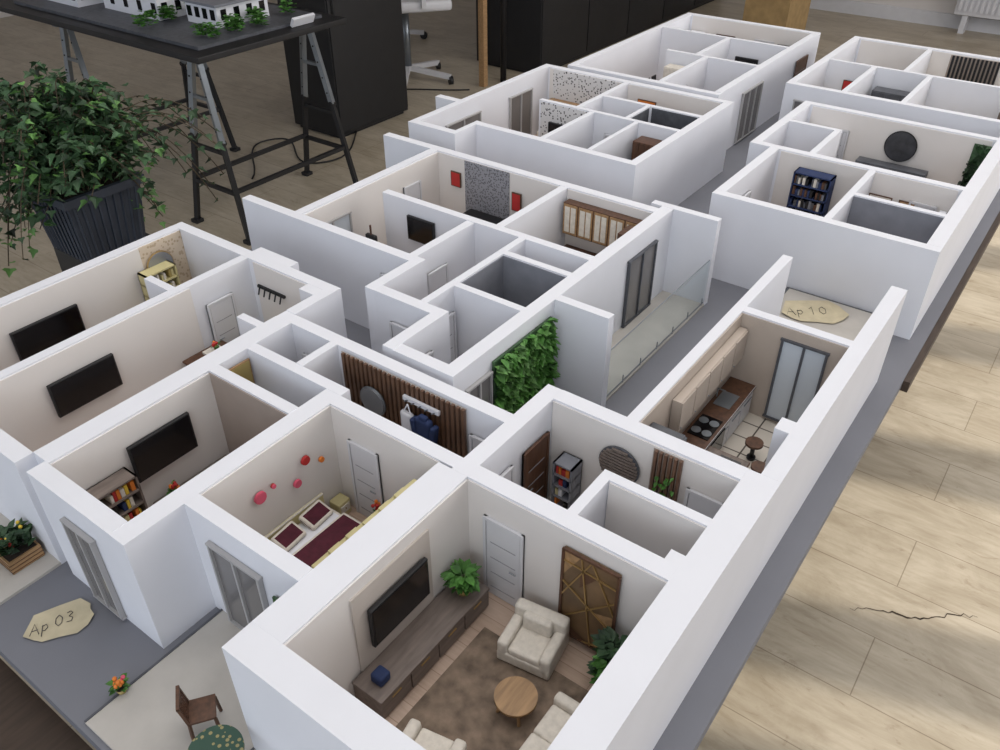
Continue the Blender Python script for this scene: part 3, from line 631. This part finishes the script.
office_chair((6.25,5.70),2.5); office_chair((7.2,6.9),.5)
MB().box(9.5,10.2,3.1,3.6,ZF,ZF+.55,cardboard).box(9.65,10.0,3.2,3.5,ZF+.55,ZF+.59,yellow).box(9.6,9.9,3.15,3.4,ZF+.59,ZF+.61,white).add('cardboard_box')
# panel radiator on back wall
mb=MB(); mb.box(11.4,11.55,.6,1.8,ZF+.2,ZF+1.2,doorw,bev=.01)
for k in range(20): mb.box(11.38,11.4,.63+k*.058,.66+k*.058,ZF+.25,ZF+1.15,doorw)
mb.box(11.42,11.53,.7,.76,ZF,ZF+.2,doorw); mb.box(11.42,11.53,1.64,1.7,ZF,ZF+.2,doorw); mb.box(11.55,11.66,1.1,1.2,ZF+.9,ZF+1,doorw); mb.add('panel_radiator')
# cable on floor
cu=bpy.data.curves.new('power_cable','CURVE'); cu.dimensions='3D'; sp=cu.splines.new('BEZIER'); P_=[(2.2,3.0),(2.6,3.3),(2.5,2.9),(3.0,3.1),(3.4,3.4),(3.8,3.0)]
sp.bezier_points.add(len(P_)-1)
for bp,(x,y) in zip(sp.bezier_points,P_): bp.co=(x,y,.006); bp.handle_left_type=bp.handle_right_type='AUTO'
cu.bevel_depth=.004; cu.materials.append(black); o=bpy.data.objects.new('power_cable',cu); bpy.context.collection.objects.link(o)

# ------------------------------------------------------------ light
w=bpy.data.worlds.new('world'); bpy.context.scene.world=w; w.use_nodes=True
bg=w.node_tree.nodes['Background']; bg.inputs[0].default_value=(.80,.88,1,1); bg.inputs[1].default_value=1.0
def area(name,loc,tgt,sx,sy,e,c):
    l=bpy.data.lights.new(name,'AREA'); l.shape='RECTANGLE'; l.size=sx; l.size_y=sy; l.energy=e; l.color=c
    o=bpy.data.objects.new(name,l); bpy.context.collection.objects.link(o); o.location=loc
    o.rotation_euler=(Vector(tgt)-Vector(loc)).to_track_quat('-Z','Y').to_euler()
area('window_daylight_right',(3.2,-2.4,1.9),(2.5,1.5,.5),5,1.6,95,(1,.97,.94))
area('near_fill_light',(-2.2,-1.0,2.4),(1.5,1.2,.6),3,1.8,34,(.88,.94,1))  # unseen fill lamp added near the camera, not an actual window
area('overhead_fill_light',(1.5,.5,2.9),(1.5,.5,0),3.6,2.0,42,(1,.99,.98))  # invented overhead lamp, added to brighten the model's rooms and floors
s=bpy.data.lights.new('sun','SUN'); s.energy=3.2; s.angle=.02; s.color=(1,.93,.82); so=bpy.data.objects.new('sun',s); bpy.context.collection.objects.link(so)
so.rotation_euler=Vector((-.25,.72,-.65)).to_track_quat('-Z','Y').to_euler(); so.location=(3,-4,4)
# ------------------------------------------------------------ camera
cam=bpy.data.cameras.new('camera'); co=bpy.data.objects.new('camera',cam); bpy.context.collection.objects.link(co)
cam.sensor_width=36; cam.lens=827/1000*36; cam.clip_start=.01; co.location=(0,0,DF*S)
co.rotation_euler=(math.radians(90-36.2),0,math.radians(36.2-90))
bpy.context.scene.camera=co
bpy.context.scene.view_settings.view_transform='Standard'
